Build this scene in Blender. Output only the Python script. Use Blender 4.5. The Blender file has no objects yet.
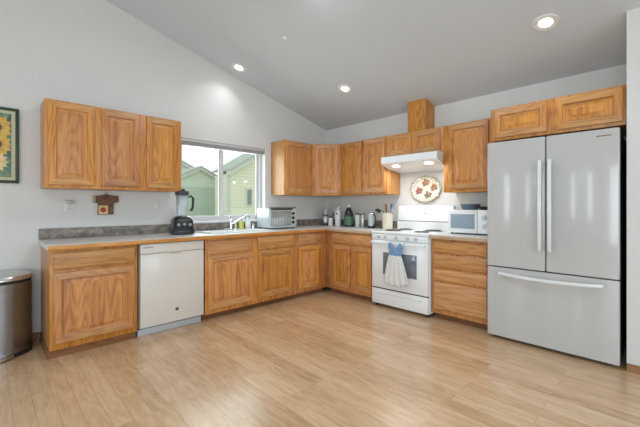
import bpy, bmesh, math, random
from mathutils import Vector, Matrix
random.seed(7)
SC = bpy.context.scene
COL = SC.collection
PI = math.pi
R = math.radians

# ------------------------------------------------------------------ camera
cam_d = bpy.data.cameras.new('camera')
cam = bpy.data.objects.new('camera', cam_d)
COL.objects.link(cam)
cam.location = (3.9738, -4.0259, 1.231)
cam.rotation_euler = (R(90), 0, 0.7967)
cam_d.sensor_width = 36
cam_d.lens = 341.18 / 640 * 36
cam_d.shift_y = -7.2 / 640
cam_d.clip_start = .05
SC.camera = cam

# ------------------------------------------------------------------ world, exposure
SC.view_settings.view_transform = 'Standard'
SC.view_settings.look = 'None'
SC.view_settings.gamma = 1
SC.view_settings.exposure = 0.0
SC.view_settings.use_curve_mapping = False
W = bpy.data.worlds.new('sky')
SC.world = W
W.use_nodes = True
bg = W.node_tree.nodes['Background']
bg.inputs['Color'].default_value = (.93, .99, .97, 1)
bg.inputs['Strength'].default_value = 1.25

# ------------------------------------------------------------------ window daylight, plus fill lights added out of view
REAR_Y = -7.5
FAR_X = 7.2
RAMP = .26                                    # ceiling slope, rising away from the stove wall
def ceil_z(y):
    return 2.485 - RAMP * y if y > -4.5 else 2.485 + RAMP * 4.5 - RAMP * (-4.5 - y)
REAR_AND_FILL_WINDOWS = [(.25, .72, .85, 2.12), (1.9, 2.2, .95, 2.05), (2.45, 2.62, 1.75, 2.06), (2.86, 3.2, .9, 2.05), (4.1, 5.9, .35, 2.15)]  # last window is added, to send fill into the dark inner corner
FAR_FILL_WINDOWS = [(-5.9, -3.9, .25, 2.15), (-3.2, -1.7, .8, 2.15)]  # unseen windows, put in for more light from the right
def area(name, loc, rot, sx, sy, power, col=(1, 1, 1)):
    l = bpy.data.lights.new(name, 'AREA')
    l.shape = 'RECTANGLE'
    l.size, l.size_y, l.energy, l.color = sx, sy, power, col
    o = bpy.data.objects.new(name, l)
    COL.objects.link(o)
    o.location, o.rotation_euler = loc, rot
    return o
DAY = 14.0                                    # watts per square metre of window
for (a, b, c, d) in REAR_AND_FILL_WINDOWS:
    area('window_daylight', ((a+b)/2, REAR_Y - .06, (c+d)/2), (R(90), 0, 0), b-a, d-c, 1.6*DAY*(b-a)*(d-c), (.76, .89, 1))
for (a, b, c, d) in FAR_FILL_WINDOWS:
    area('window_daylight', (FAR_X + .06, (a+b)/2, (c+d)/2), (R(90), 0, R(90)), b-a, d-c, DAY*(b-a)*(d-c), (.76, .89, 1))
for (x, y, p) in ((2.0, -2.25, 16), (3.8, -3.6, 2), (2.6, -5.6, 10), (5.2, -5.4, 6)):      # unseen fill lights added overhead to brighten the floor, no fixtures
    area('ceiling_lamp', (x, y, ceil_z(y)-.04), (0, 0, 0), .3, .3, p, (.80, .91, 1))
area('window_daylight', (-.62, -1.81, 1.56), (R(90), 0, R(-90)), 1.9, 1.4, 48, (.9, .97, 1))

# ------------------------------------------------------------------ helpers
def srgb(r, g, b):
    f = lambda c: (c/255/12.92) if c/255 <= .04045 else ((c/255+.055)/1.055)**2.4
    return (f(r), f(g), f(b), 1)

def obj(name, bm, m=None, parent=None, loc=(0, 0, 0), rz=0, smooth=True, angle=35, mats=None):
    me = bpy.data.meshes.new(name)
    bmesh.ops.recalc_face_normals(bm, faces=bm.faces[:])
    bm.to_mesh(me)
    bm.free()
    for mm in (mats or [m]):
        me.materials.append(mm)
    if smooth:
        for p in me.polygons:
            p.use_smooth = True
        me.set_sharp_from_angle(angle=R(angle))
    o = bpy.data.objects.new(name, me)
    COL.objects.link(o)
    o.location = loc
    o.rotation_euler = (0, 0, rz)
    if parent:
        o.parent = parent
    return o

def tag(o, label, cat, group=None, kind=None):
    if label: o['label'] = label
    if cat: o['category'] = cat
    if group: o['group'] = group
    if kind: o['kind'] = kind
    return o

def thing(name, label, cat, loc=(0, 0, 0), rz=0, group=None, rot=None):
    o = bpy.data.objects.new(name, None)
    o.empty_display_size = .1
    COL.objects.link(o)
    o.location = loc
    o.rotation_euler = rot if rot else (0, 0, rz)
    return tag(o, label, cat, group)

def struct(name, bm, m, parent=None, smooth=False, label=None, **k):
    o = obj(name, bm, m, parent, smooth=smooth, **k)
    if not parent:
        o['kind'] = 'structure'
        if label: o['label'] = label
    return o

def new(): return bmesh.new()

def merge(bm, tmp, mat=None, mi=0):
    if mat is not None:
        bmesh.ops.transform(tmp, matrix=mat, verts=tmp.verts[:])
    idx = {}
    for v in tmp.verts:
        idx[v] = bm.verts.new(v.co)
    for f in tmp.faces:
        try:
            nf = bm.faces.new([idx[v] for v in f.verts])
            nf.material_index = mi
        except ValueError:
            pass
    tmp.free()
    return bm

def box(bm, x0, x1, y0, y1, z0, z1, bev=0, seg=2, mat=None, mi=0):
    t = new()
    bmesh.ops.create_cube(t, size=1)
    for v in t.verts:
        v.co = Vector(((x0+x1)/2 + v.co.x*(x1-x0), (y0+y1)/2 + v.co.y*(y1-y0), (z0+z1)/2 + v.co.z*(z1-z0)))
    if bev:
        bmesh.ops.bevel(t, geom=t.edges[:], offset=bev, segments=seg, profile=.5, affect='EDGES')
    return merge(bm, t, mat, mi)

def bx(x0, x1, y0, y1, z0, z1, bev=0, seg=2):
    return box(new(), x0, x1, y0, y1, z0, z1, bev, seg)

def loft(bm, rings, cap0=True, cap1=True, closed=True, mi=0):
    """rings: list of lists of points, same length"""
    vs = [[bm.verts.new(p) for p in r] for r in rings]
    n = len(vs[0])
    for a, b in zip(vs, vs[1:]):
        for i in range(n if closed else n-1):
            j = (i+1) % n
            f = bm.faces.new((a[i], a[j], b[j], b[i]))
            f.material_index = mi
    if cap0: bm.faces.new(vs[0][::-1]).material_index = mi
    if cap1: bm.faces.new(vs[-1]).material_index = mi
    return bm

def lathe(bm, prof, c=(0, 0, 0), seg=24, mat=None, sx=1, sy=1, mi=0, cap0=True, cap1=True):
    t = new()
    rings = [[(c[0]+r*sx*math.cos(2*PI*i/seg), c[1]+r*sy*math.sin(2*PI*i/seg), c[2]+z) for i in range(seg)] for r, z in prof]
    loft(t, rings, cap0, cap1)
    return merge(bm, t, mat, mi)

def tube(bm, pts, r, seg=10, caps=True, flat=1.0, mi=0):
    pts = [Vector(p) for p in pts]
    rs = r if isinstance(r, (list, tuple)) else [r]*len(pts)
    rings, up = [], None
    for i, p in enumerate(pts):
        d = (pts[min(i+1, len(pts)-1)] - pts[max(i-1, 0)]).normalized()
        if up is None:
            up = d.cross(Vector((0, 0, 1)))
            if up.length < .1: up = d.cross(Vector((1, 0, 0)))
            up.normalize()
        up = (up - d*up.dot(d)).normalized()
        s = d.cross(up)
        rings.append([p + up*rs[i]*math.cos(2*PI*k/seg) + s*rs[i]*flat*math.sin(2*PI*k/seg) for k in range(seg)])
    return loft(bm, rings, caps, caps, mi=mi)

def torus(bm, c, Rr, r, seg=28, sec=8, mat=None, mi=0):
    t = new()
    vs = [[t.verts.new((c[0]+(Rr+r*math.cos(b))*math.cos(a), c[1]+(Rr+r*math.cos(b))*math.sin(a), c[2]+r*math.sin(b)))
           for b in [2*PI*j/sec for j in range(sec)]] for a in [2*PI*i/seg for i in range(seg)]]
    for i in range(seg):
        for j in range(sec):
            t.faces.new((vs[i][j], vs[(i+1) % seg][j], vs[(i+1) % seg][(j+1) % sec], vs[i][(j+1) % sec]))
    return merge(bm, t, mat, mi)

def prism(bm, poly, axis, a, b, mi=0):
    """extrude a 2D polygon along an axis: 'x' -> poly in (y,z), 'y' -> (x,z), 'z' -> (x,y)"""
    f = {'x': lambda p, t: (t, p[0], p[1]), 'y': lambda p, t: (p[0], t, p[1]), 'z': lambda p, t: (p[0], p[1], t)}[axis]
    return loft(bm, [[f(p, a) for p in poly], [f(p, b) for p in poly]], mi=mi)

def holed(bm, u0, u1, v0, v1, holes, put):
    """fill a rectangle with cells leaving the holes open; put(u0,u1,v0,v1) adds one cell"""
    us = sorted({u0, u1, *[h[0] for h in holes], *[h[1] for h in holes]})
    vs = sorted({v0, v1, *[h[2] for h in holes], *[h[3] for h in holes]})
    for a, b in zip(us, us[1:]):
        for c, d in zip(vs, vs[1:]):
            if not any(h[0] <= (a+b)/2 <= h[1] and h[2] <= (c+d)/2 <= h[3] for h in holes):
                put(a, b, c, d)

def rrect(x0, x1, y0, y1, r, n=5):
    pts = []
    for cx, cy, a0 in ((x1-r, y1-r, 0), (x0+r, y1-r, 90), (x0+r, y0+r, 180), (x1-r, y0+r, 270)):
        for i in range(n+1):
            a = R(a0 + 90*i/n)
            pts.append((cx+r*math.cos(a), cy+r*math.sin(a)))
    return pts

# ------------------------------------------------------------------ materials
class N:
    def __init__(s, name):
        s.m = bpy.data.materials.new(name)
        s.m.use_nodes = True
        s.t = s.m.node_tree
        s.b = s.t.nodes['Principled BSDF']
    def n(s, typ, **kw):
        nd = s.t.nodes.new(typ)
        for k, v in kw.items():
            if k in nd.inputs: nd.inputs[k].default_value = v
            else: setattr(nd, k, v)
        return nd
    def l(s, a, b): s.t.links.new(a, b)
    def math(s, op, a, b=None):
        nd = s.n('ShaderNodeMath', operation=op)
        for i, v in enumerate((a, b)):
            if v is None: continue
            if isinstance(v, (int, float)): nd.inputs[i].default_value = v
            else: s.l(v, nd.inputs[i])
        return nd.outputs[0]
    def ramp(s, fac, stops):
        r = s.n('ShaderNodeValToRGB')
        e = r.color_ramp.elements
        while len(e) < len(stops): e.new(.5)
        for k, (p, c) in zip(e, stops):
            k.position, k.color = p, c
        s.l(fac, r.inputs[0])
        return r.outputs[0]
    def mix(s, fac, a, b, mode='MIX'):
        nd = s.n('ShaderNodeMix', data_type='RGBA', blend_type=mode)
        for i, v in ((0, fac), (6, a), (7, b)):
            if isinstance(v, (int, float, tuple)): nd.inputs[i].default_value = v
            else: s.l(v, nd.inputs[i])
        return nd.outputs[2]
    def bump(s, h, strength=.2, dist=.01):
        b = s.n('ShaderNodeBump', Strength=strength, Distance=dist)
        s.l(h, b.inputs['Height'])
        s.l(b.outputs[0], s.b.inputs['Normal'])

def plain(name, col, rough=.5, metal=0, coat=0, noise=.03, scale=40, spec=None, emit=None):
    """a plain surface with a faint procedural mottling"""
    k = N(name)
    tc = k.n('ShaderNodeTexCoord')
    no = k.n('ShaderNodeTexNoise', Scale=scale, Detail=3.0)
    k.l(tc.outputs['Object'], no.inputs['Vector'])
    lo = tuple(c*(1-noise) for c in col[:3]) + (1,)
    hi = tuple(min(1, c*(1+noise)) for c in col[:3]) + (1,)
    k.l(k.ramp(no.outputs[0], [(.3, lo), (.7, hi)]), k.b.inputs['Base Color'])
    k.b.inputs['Roughness'].default_value = rough
    k.b.inputs['Metallic'].default_value = metal
    k.b.inputs['Coat Weight'].default_value = coat
    if spec is not None: k.b.inputs['Specular IOR Level'].default_value = spec
    if emit:
        k.b.inputs['Emission Color'].default_value = (*emit[:3], 1)
        k.b.inputs['Emission Strength'].default_value = emit[3]
    return k.m

def oak(name, light, mid, dark, along='z', rough=.38):
    """honey oak: cathedral rings, fine pores and a shift from board to board"""
    k = N(name)
    tc = k.n('ShaderNodeTexCoord')
    oi = k.n('ShaderNodeObjectInfo')
    off = k.n('ShaderNodeVectorMath', operation='SCALE')
    comb = k.n('ShaderNodeCombineXYZ', X=1.7, Y=3.1, Z=7.3)
    k.l(comb.outputs[0], off.inputs[0])
    k.l(k.math('MULTIPLY', oi.outputs['Random'], 9.0), off.inputs['Scale'])
    add = k.n('ShaderNodeVectorMath', operation='ADD')
    k.l(tc.outputs['Object'], add.inputs[0])
    k.l(off.outputs[0], add.inputs[1])
    def stretch(a, l):
        mp = k.n('ShaderNodeMapping')
        mp.inputs['Scale'].default_value = {'z': (a, a, l), 'x': (l, a, a), 'y': (a, l, a)}[along]
        k.l(add.outputs[0], mp.inputs[0])
        return mp.outputs[0]
    n1 = k.n('ShaderNodeTexNoise', Scale=1.0, Detail=1.5, Roughness=.45)
    k.l(stretch(6.5, .9), n1.inputs['Vector'])
    rings = k.math('SINE', k.math('MULTIPLY', n1.outputs[0], 80.0))
    n2 = k.n('ShaderNodeTexNoise', Scale=1.0, Detail=3.0)
    k.l(stretch(170.0, 6.0), n2.inputs['Vector'])
    n3 = k.n('ShaderNodeTexNoise', Scale=1.0, Detail=2.0)
    k.l(stretch(14.0, .7), n3.inputs['Vector'])
    v = k.math('ADD', k.math('MULTIPLY', rings, .085), k.math('MULTIPLY', n2.outputs[0], .55))
    v = k.math('ADD', v, k.math('MULTIPLY', n3.outputs[0], .5))
    c = k.ramp(v, [(.28, dark), (.5, mid), (.76, light)])
    hs = k.n('ShaderNodeHueSaturation')
    k.l(c, hs.inputs['Color'])
    k.l(k.math('ADD', .90, k.math('MULTIPLY', oi.outputs['Random'], .18)), hs.inputs['Value'])
    rnd = k.math('FRACT', k.math('MULTIPLY', oi.outputs['Random'], 17.3))
    k.l(k.math('ADD', .496, k.math('MULTIPLY', rnd, .007)), hs.inputs['Hue'])
    k.l(k.math('ADD', .93, k.math('MULTIPLY', rnd, .1)), hs.inputs['Saturation'])
    k.l(hs.outputs[0], k.b.inputs['Base Color'])
    k.b.inputs['Roughness'].default_value = rough
    k.b.inputs['Coat Weight'].default_value = .05
    k.b.inputs['Coat Roughness'].default_value = .25
    k.bump(n2.outputs[0], .12, .002)
    return k.m

OL, OM, OD = srgb(217, 154, 80), srgb(198, 131, 60), srgb(152, 90, 38)
OAK = oak('oak_vertical', OL, OM, OD, 'z')
OAKX = oak('oak_horizontal', srgb(212, 159, 100), srgb(194, 139, 82), srgb(154, 101, 57), 'x')
OAKSIDE = oak('oak_side_panel', srgb(206, 154, 100), srgb(196, 141, 88), srgb(172, 116, 66), 'z')
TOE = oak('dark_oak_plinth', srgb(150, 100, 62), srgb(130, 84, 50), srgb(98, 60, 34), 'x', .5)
BASEB = oak('oak_baseboard', srgb(168, 120, 78), srgb(146, 100, 62), srgb(118, 78, 46), 'x', .5)

def paint(name, col, bump=.05):
    k = N(name)
    tc = k.n('ShaderNodeTexCoord')
    no = k.n('ShaderNodeTexNoise', Scale=90.0, Detail=4.0)
    k.l(tc.outputs['Object'], no.inputs['Vector'])
    n2 = k.n('ShaderNodeTexNoise', Scale=1.2, Detail=2.0)
    k.l(tc.outputs['Object'], n2.inputs['Vector'])
    k.l(k.ramp(n2.outputs[0], [(.3, tuple(c*.98 for c in col[:3])+(1,)), (.7, col)]), k.b.inputs['Base Color'])
    k.b.inputs['Roughness'].default_value = .7
    k.b.inputs['Specular IOR Level'].default_value = .3
    k.bump(no.outputs[0], bump, .004)
    return k.m
WALL = paint('wall_paint', srgb(220, 219, 216))
CEIL = paint('ceiling_paint', srgb(211, 217, 223), .12)

def floor_mat():
    k = N('laminate_floor')
    tc = k.n('ShaderNodeTexCoord')
    br = k.n('ShaderNodeTexBrick', Scale=1.0)
    br.offset, br.offset_frequency, br.squash = .37, 2, 1
    br.inputs['Color1'].default_value = (0, 0, 0, 1)
    br.inputs['Color2'].default_value = (1, 1, 1, 1)
    br.inputs['Mortar'].default_value = (.5, .5, .5, 1)
    br.inputs['Mortar Size'].default_value = .0012
    br.inputs['Mortar Smooth'].default_value = .3
    br.inputs['Brick Width'].default_value = 1.15
    br.inputs['Row Height'].default_value = .098
    k.l(tc.outputs['Object'], br.inputs['Vector'])
    offs = k.n('ShaderNodeVectorMath', operation='SCALE')
    k.l(br.outputs['Color'], offs.inputs[0])
    offs.inputs['Scale'].default_value = 5.0
    add = k.n('ShaderNodeVectorMath', operation='ADD')
    k.l(tc.outputs['Object'], add.inputs[0]); k.l(offs.outputs[0], add.inputs[1])
    def stretch(l, a):
        mp = k.n('ShaderNodeMapping'); mp.inputs['Scale'].default_value = (l, a, a)
        k.l(add.outputs[0], mp.inputs[0]); return mp.outputs[0]
    n1 = k.n('ShaderNodeTexNoise', Scale=1.0, Detail=2.0); k.l(stretch(1.6, 9.0), n1.inputs['Vector'])
    n2 = k.n('ShaderNodeTexNoise', Scale=1.0, Detail=3.0); k.l(stretch(6.0, 130.0), n2.inputs['Vector'])
    n3 = k.n('ShaderNodeTexNoise', Scale=1.0, Detail=2.0); k.l(stretch(9.0, 22.0), n3.inputs['Vector'])
    rings = k.math('SINE', k.math('MULTIPLY', n1.outputs[0], 40.0))
    v = k.math('ADD', k.math('ADD', .05, k.math('MULTIPLY', br.outputs['Color'], .24)), k.math('MULTIPLY', n2.outputs[0], .3))
    v = k.math('ADD', v, k.math('MULTIPLY', rings, .06))
    v = k.math('ADD', v, k.math('MULTIPLY', n3.outputs[0], .34))
    c = k.ramp(v, [(.24, srgb(183, 144, 106)), (.5, srgb(210, 173, 134)), (.78, srgb(228, 198, 162))])
    c = k.mix(k.math('MULTIPLY', br.outputs['Fac'], .55), c, srgb(128, 86, 52))
    k.l(c, k.b.inputs['Base Color'])
    k.b.inputs['Roughness'].default_value = .3
    k.b.inputs['Coat Weight'].default_value = .65
    k.b.inputs['Coat Roughness'].default_value = .25
    k.b.inputs['Specular IOR Level'].default_value = .5
    k.bump(n2.outputs[0], .04, .002)
    return k.m
FLOOR = floor_mat()

def speckle(name, cols, scale, rough=.35, detail=6):
    k = N(name)
    tc = k.n('ShaderNodeTexCoord')
    no = k.n('ShaderNodeTexNoise', Scale=scale, Detail=float(detail), Roughness=.65, Distortion=.6)
    k.l(tc.outputs['Object'], no.inputs['Vector'])
    k.l(k.ramp(no.outputs[0], [(.32 + .36*i/(len(cols)-1), c) for i, c in enumerate(cols)]), k.b.inputs['Base Color'])
    k.b.inputs['Roughness'].default_value = rough
    return k.m
COUNTER = speckle('counter_laminate', [srgb(196, 194, 190), srgb(210, 208, 205), srgb(220, 218, 215)], 60)
SPLASH = speckle('backsplash_laminate', [srgb(90, 82, 75), srgb(128, 118, 108), srgb(166, 156, 145)], 14, .4)
WHITE = plain('white_enamel', srgb(238, 240, 241), .18, coat=.3, noise=.01)
FRIDGE = plain('white_fridge_steel', srgb(191, 190, 188), .14, coat=.25, noise=.008)
DWWHITE = plain('warm_white_enamel', srgb(220, 214, 205), .25, coat=.2, noise=.01)
KICK = plain('pale_grey_kickplate', srgb(196, 200, 204), .4)
BLACK = plain('black_plastic', srgb(26, 27, 29), .3)
DARK = plain('dark_rubber', srgb(34, 34, 34), .6)
CHROME = plain('chrome', srgb(205, 206, 210), .14, metal=1, noise=.01)
STEEL = plain('brushed_steel', srgb(186, 182, 176), .3, metal=1, noise=.05)
GREYP = plain('grey_plastic', srgb(150, 150, 150), .4)
TRIMW = plain('white_vinyl', srgb(212, 210, 212), .35, noise=.01)
COIL = plain('coil_element', srgb(74, 68, 66), .5)
OVENGL = plain('oven_window_glass', srgb(112, 118, 126), .12, coat=.4)
def glass(name, tint=(1, 1, 1, 1), gl=.08, rough=.02):
    k = N(name)
    k.t.nodes.remove(k.b)
    tr = k.n('ShaderNodeBsdfTransparent', Color=tint)
    g = k.n('ShaderNodeBsdfGlossy', Roughness=rough)
    mx = k.n('ShaderNodeMixShader', Fac=gl)
    k.l(tr.outputs[0], mx.inputs[1]); k.l(g.outputs[0], mx.inputs[2])
    k.l(mx.outputs[0], k.t.nodes['Material Output'].inputs[0])
    return k.m
PANE = glass('window_glass', (.955, .985, .965, 1), .022)
JAR = glass('clear_jar_plastic', (.92, .96, .98, 1), .3, .5)

# ------------------------------------------------------------------ structure
FL = .03                                      # floor level
struct('floor', bx(-.15, FAR_X+.15, REAR_Y-.15, .15, -.1, FL), FLOOR)
# left wall (window wall), gable shaped
WIN = (-2.42, -1.223, 1.045, 2.035)
bm = new()
holed(bm, REAR_Y-.15, .15, 0, 2.4, [WIN], lambda a, b, c, d: box(bm, -.15, 0, a, b, c, d))
GABLE = [(.15, 2.4), (.15, ceil_z(.15)+.02), (-4.5, ceil_z(-4.5)+.02), (REAR_Y-.15, ceil_z(REAR_Y-.15)+.02), (REAR_Y-.15, 2.4)]
prism(bm, GABLE, 'x', -.15, 0)
struct('wall_left', bm, WALL, label='grey painted gable wall with the window over the sink')
struct('wall_back', bx(0, FAR_X, 0, .15, 0, 2.5), WALL, label='low grey wall behind the stove and fridge')
bm = new()
prism(bm, [(-.672, 0), (-.672, ceil_z(-.672)+.01), (0, ceil_z(0)+.01), (0, 0)], 'x', 3.757, 4.6)
struct('wall_right', bm, WALL, label='grey wall end right of the fridge')
bm = new()
holed(bm, 0, FAR_X, 0, ceil_z(REAR_Y)+.02, REAR_AND_FILL_WINDOWS, lambda a, b, c, d: box(bm, a, b, REAR_Y-.15, REAR_Y, c, d))
struct('wall_rear', bm, WALL)
bm = new()
holed(bm, REAR_Y-.15, .15, 0, 2.4, FAR_FILL_WINDOWS, lambda a, b, c, d: box(bm, FAR_X, FAR_X+.15, a, b, c, d))
prism(bm, GABLE, 'x', FAR_X, FAR_X+.15)
struct('wall_far', bm, WALL)
bm = new()
ys = [.15, -4.5, REAR_Y-.15]
prism(bm, [(y, ceil_z(y)) for y in ys] + [(y, ceil_z(y)+.1) for y in ys[::-1]], 'x', -.15, FAR_X+.15)
struct('ceiling', bm, CEIL)
struct('baseboard_left', bx(0, .012, REAR_Y, -3.69, FL, FL+.07, .003), BASEB)
struct('baseboard_right', bx(3.757, 4.6, -.684, -.672, FL, FL+.055, .003), BASEB)

# window over the sink
w0, w1, wz0, wz1 = WIN
bm = new()
for (a, b, c, d) in ((w0, w1, wz0, wz0+.035), (w0, w1, wz1-.035, wz1), (w0, w0+.035, wz0+.035, wz1-.035), (w1-.035, w1, wz0+.035, wz1-.035)):
    box(bm, -.145, -.085, a, b, c, d, .004)
win = struct('window_1', bm, TRIMW, label='white vinyl sliding window above the sink')
ym = -1.838
for s, (a, b, x) in enumerate(((w0+.035, ym+.025, -.108), (ym-.025, w1-.035, -.132))):
    bm = new()
    t = .032
    for (p, q, c, d) in ((a, b, wz0+.035, wz0+.035+t), (a, b, wz1-.035-t, wz1-.035), (a, a+t, wz0+.035+t, wz1-.035-t), (b-t, b, wz0+.035+t, wz1-.035-t)):
        box(bm, x-.011, x+.011, p, q, c, d, .003)
    sash = struct('window_sash', bm, TRIMW, win)
    struct('window_pane', bx(x-.003, x+.003, a+t, b-t, wz0+.035+t, wz1-.035-t), PANE, sash)
struct('window_sill', bx(-.085, .03, w0-.02, w1+.02, wz0-.02, wz0+.004, .005), TRIMW, win)
# blind drawn up at the head of the window
bl = thing('window_blind', 'grey slatted blind drawn up at the top of the window', 'blind', (0, 0, 0))
obj('headrail', bx(-.05, -.012, w0+.012, w1-.012, wz1-.033, wz1-.002, .003), TRIMW, bl)
bm = new()
for i in range(7):
    z = wz1 - .038 - i*.0048
    box(bm, -.056, -.008, w0+.014, w1-.014, z-.0032, z)
SL = plain('blind_slat', srgb(176, 174, 174), .5)
tag(obj('slat_stack', bm, SL, bl, smooth=False), None, None)
obj('bottom_rail', bx(-.054, -.01, w0+.014, w1-.014, wz1-.083, wz1-.072, .003), TRIMW, bl)

# rear windows (behind the camera, mirrored in the fridge, except the last, added as fill)
for i, (a, b, c, d) in enumerate(REAR_AND_FILL_WINDOWS):
    bm = new()
    for (p, q, r_, s_) in ((a, b, c, c+.03), (a, b, d-.03, d), (a, a+.03, c+.03, d-.03), (b-.03, b, c+.03, d-.03)):
        box(bm, p, q, REAR_Y-.05, REAR_Y+.01, r_, s_)
    struct('window_%d' % (i+2), bm, TRIMW)
for i, (a, b, c, d) in enumerate(FAR_FILL_WINDOWS):  # frames around the added fill openings in the far wall
    bm = new()
    for (p, q, r_, s_) in ((a, b, c, c+.03), (a, b, d-.03, d), (a, a+.03, c+.03, d-.03), (b-.03, b, c+.03, d-.03)):
        box(bm, FAR_X-.01, FAR_X+.05, p, q, r_, s_)
    struct('window_%d' % (i+8), bm, TRIMW)

# ------------------------------------------------------------------ outside the window, colours paled in place of haze
def siding(name, col):
    k = N(name)
    tc = k.n('ShaderNodeTexCoord')
    sep = k.n('ShaderNodeSeparateXYZ')
    k.l(tc.outputs['Object'], sep.inputs[0])
    fr = k.math('FRACT', k.math('MULTIPLY', sep.outputs[2], 6.0))
    k.l(k.ramp(fr, [(0, tuple(c*.72 for c in col[:3])+(1,)), (.14, col), (1, col)]), k.b.inputs['Base Color'])
    k.b.inputs['Roughness'].default_value = .8
    k.bump(fr, .5, .02)
    return k.m
SAGE = siding('sage_siding', srgb(196, 207, 198))
SAGE2 = siding('pale_sage_siding', srgb(216, 223, 214))
CREAM = siding('cream_siding', srgb(240, 235, 218))
SHING = speckle('roof_shingles', [srgb(170, 176, 170), srgb(188, 194, 186)], 8, .9)
ground = struct('ground_outside', bx(-40, -.16, -25, 40, -.6, -.5), plain('lawn', srgb(150, 170, 130), .9, noise=.2, scale=4), label='pale ground outside the window')

def gable_house(name, label, X0, y0, yp, y1, zb, ze0, zp, ze1, depth, msid, mgab, zsplit, fascia=.16):
    h = thing(name, label, 'house', (X0, yp, zb), group=None)
    P = lambda y, z: (y-yp, z-zb)
    bm = new()
    prism(bm, [P(y0+.25, zb), P(y0+.25, zsplit), P(y1-.25, zsplit), P(y1-.25, zb)], 'x', -depth, -.02)
    obj('wall', bm, msid, h, smooth=False)
    bm = new()
    prism(bm, [P(y0+.1, zsplit), P(y0+.1, ze0), P(yp, zp-.05), P(y1-.1, ze1), P(y1-.1, zsplit)], 'x', -depth, 0)
    obj('gable', bm, mgab, h, smooth=False)
    bm = new()
    for (ya, za) in ((y0, ze0), (y1, ze1)):
        prism(bm, [P(ya, za-fascia), P(ya, za), P(yp, zp), P(yp, zp-fascia)], 'x', .02, .16)
    obj('fascia_board', bm, TRIMW, h, smooth=False)
    bm = new()
    for (ya, za) in ((y0, ze0), (y1, ze1)):
        prism(bm, [P(ya, za), P(ya, za+.07), P(yp, zp+.07), P(yp, zp)], 'x', -depth-.2, .2)
    obj('roof', bm, SHING, h, smooth=False)
    return h
hs = gable_house('neighbor_house', 'sage green house with a white trimmed gable outside the window', -14, 2.0, 4.34, 6.6, -.5, 2.27, 3.36, 2.27, 5, SAGE, SAGE2, 2.265)
fr = obj('window', bx(.0, .06, -1.15, -.95, 1.6, 2.5), TRIMW, hs, loc=(-.12, 0, 0)); obj('pane', bx(.06, .07, -1.12, -.98, 1.63, 2.47), plain('house_glass', srgb(150, 170, 165), .2), fr)
fr = obj('window', bx(.0, .06, .85, 1.55, 1.75, 2.65), TRIMW, hs, loc=(-.12, 0, 0)); obj('pane', bx(.06, .07, .9, 1.5, 1.8, 2.6), plain('house_glass', srgb(150, 170, 165), .2), fr)
gable_house('neighbor_house', 'taller pale house with a white rake board rising behind the sage green house', -20, -1.4, 4.0, 9.4, -.5, 2.63, 5.22, 2.63, 5, SAGE2, SAGE2, 2.6, .2)
# cream house on the right of the view
h = thing('neighbor_house', 'cream sided house filling the right pane of the window', 'house', (-10.5, 4.05, -.5))
bm = new(); prism(bm, [(0, 0), (0, 3.22), (5.0, 6.2), (10, 3.2), (10, 0)], 'x', -1.2, 0)
obj('wall', bm, CREAM, h, smooth=False)
obj('corner_board', bx(-.02, .03, -.02, .16, 0, 3.15), TRIMW, h)
bm = new(); prism(bm, [(-.06, 3.18), (-.06, 3.38), (5.0, 6.42), (5.0, 6.22)], 'x', .0, .35)
obj('fascia_board', bm, TRIMW, h, smooth=False)
bm = new(); prism(bm, [(-.06, 3.38), (-.06, 3.46), (5.0, 6.5), (5.0, 6.42)], 'x', -1.4, .4)
obj('roof', bm, SHING, h, smooth=False)
fr = obj('window', bx(.0, .05, 1.0, 1.35, 1.75, 2.62), TRIMW, h); obj('pane', bx(.05, .06, 1.06, 1.29, 1.82, 2.55), plain('house_glass_dark', srgb(130, 145, 140), .2), fr)

# ------------------------------------------------------------------ cabinets
def rect(x0, x1, z0, z1, i, y): return [(x0+i, y, z0+i), (x1-i, y, z0+i), (x1-i, y, z1-i), (x0+i, y, z1-i)]

def cab_door(parent, x0, x1, z0, z1, yback, rail=.055, t=.02):
    """raised panel door: frame + panel, back face on yback, front towards -y"""
    w, hgt = x1-x0, z1-z0
    bm = new()
    g = .0
    # stiles full height, rails between, sharing one moulded inner edge
    loft(bm, [rect(0, w, 0, hgt, i, -d) for i, d in ((0, 0), (0, t-.005), (.002, t-.0015), (.006, t), (rail-.003, t), (rail+.001, t-.014), (rail+.012, t-.0185))], True, False)
    d = obj('door', bm, mats=[OAK, OAKX], parent=parent, loc=(x0, yback, z0), angle=25)
    for p in d.data.polygons:                       # horizontal grain on the two rails
        c = p.center
        if c.x > rail and c.x < w-rail and (c.z < rail+.012 or c.z > hgt-rail-.012) and abs(p.normal.x) < .5:
            p.material_index = 1
    bm = new()
    s = min(.034, (hgt-2*rail)/4)
    loft(bm, [rect(0, w, 0, hgt, i, -dd) for i, dd in ((rail+.005, t-.0198), (rail+.006, t-.0182), (rail+.011, t-.0178), (rail+.010+s, t-.005), (rail+.012+s, t-.003))], True, True)
    obj('raised_panel', bm, OAK, d, angle=20)
    return d

def drawer_front(parent, x0, x1, z0, z1, yback, t=.02, name='drawer'):
    w, hgt = x1-x0, z1-z0
    bm = new()
    loft(bm, [rect(0, w, 0, hgt, i, -d) for i, d in ((0, 0), (0, t-.008), (.003, t-.006), (.009, t-.001), (.012, t))])
    return obj(name, bm, OAKX, parent, loc=(x0, yback, z0), angle=25)

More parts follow.
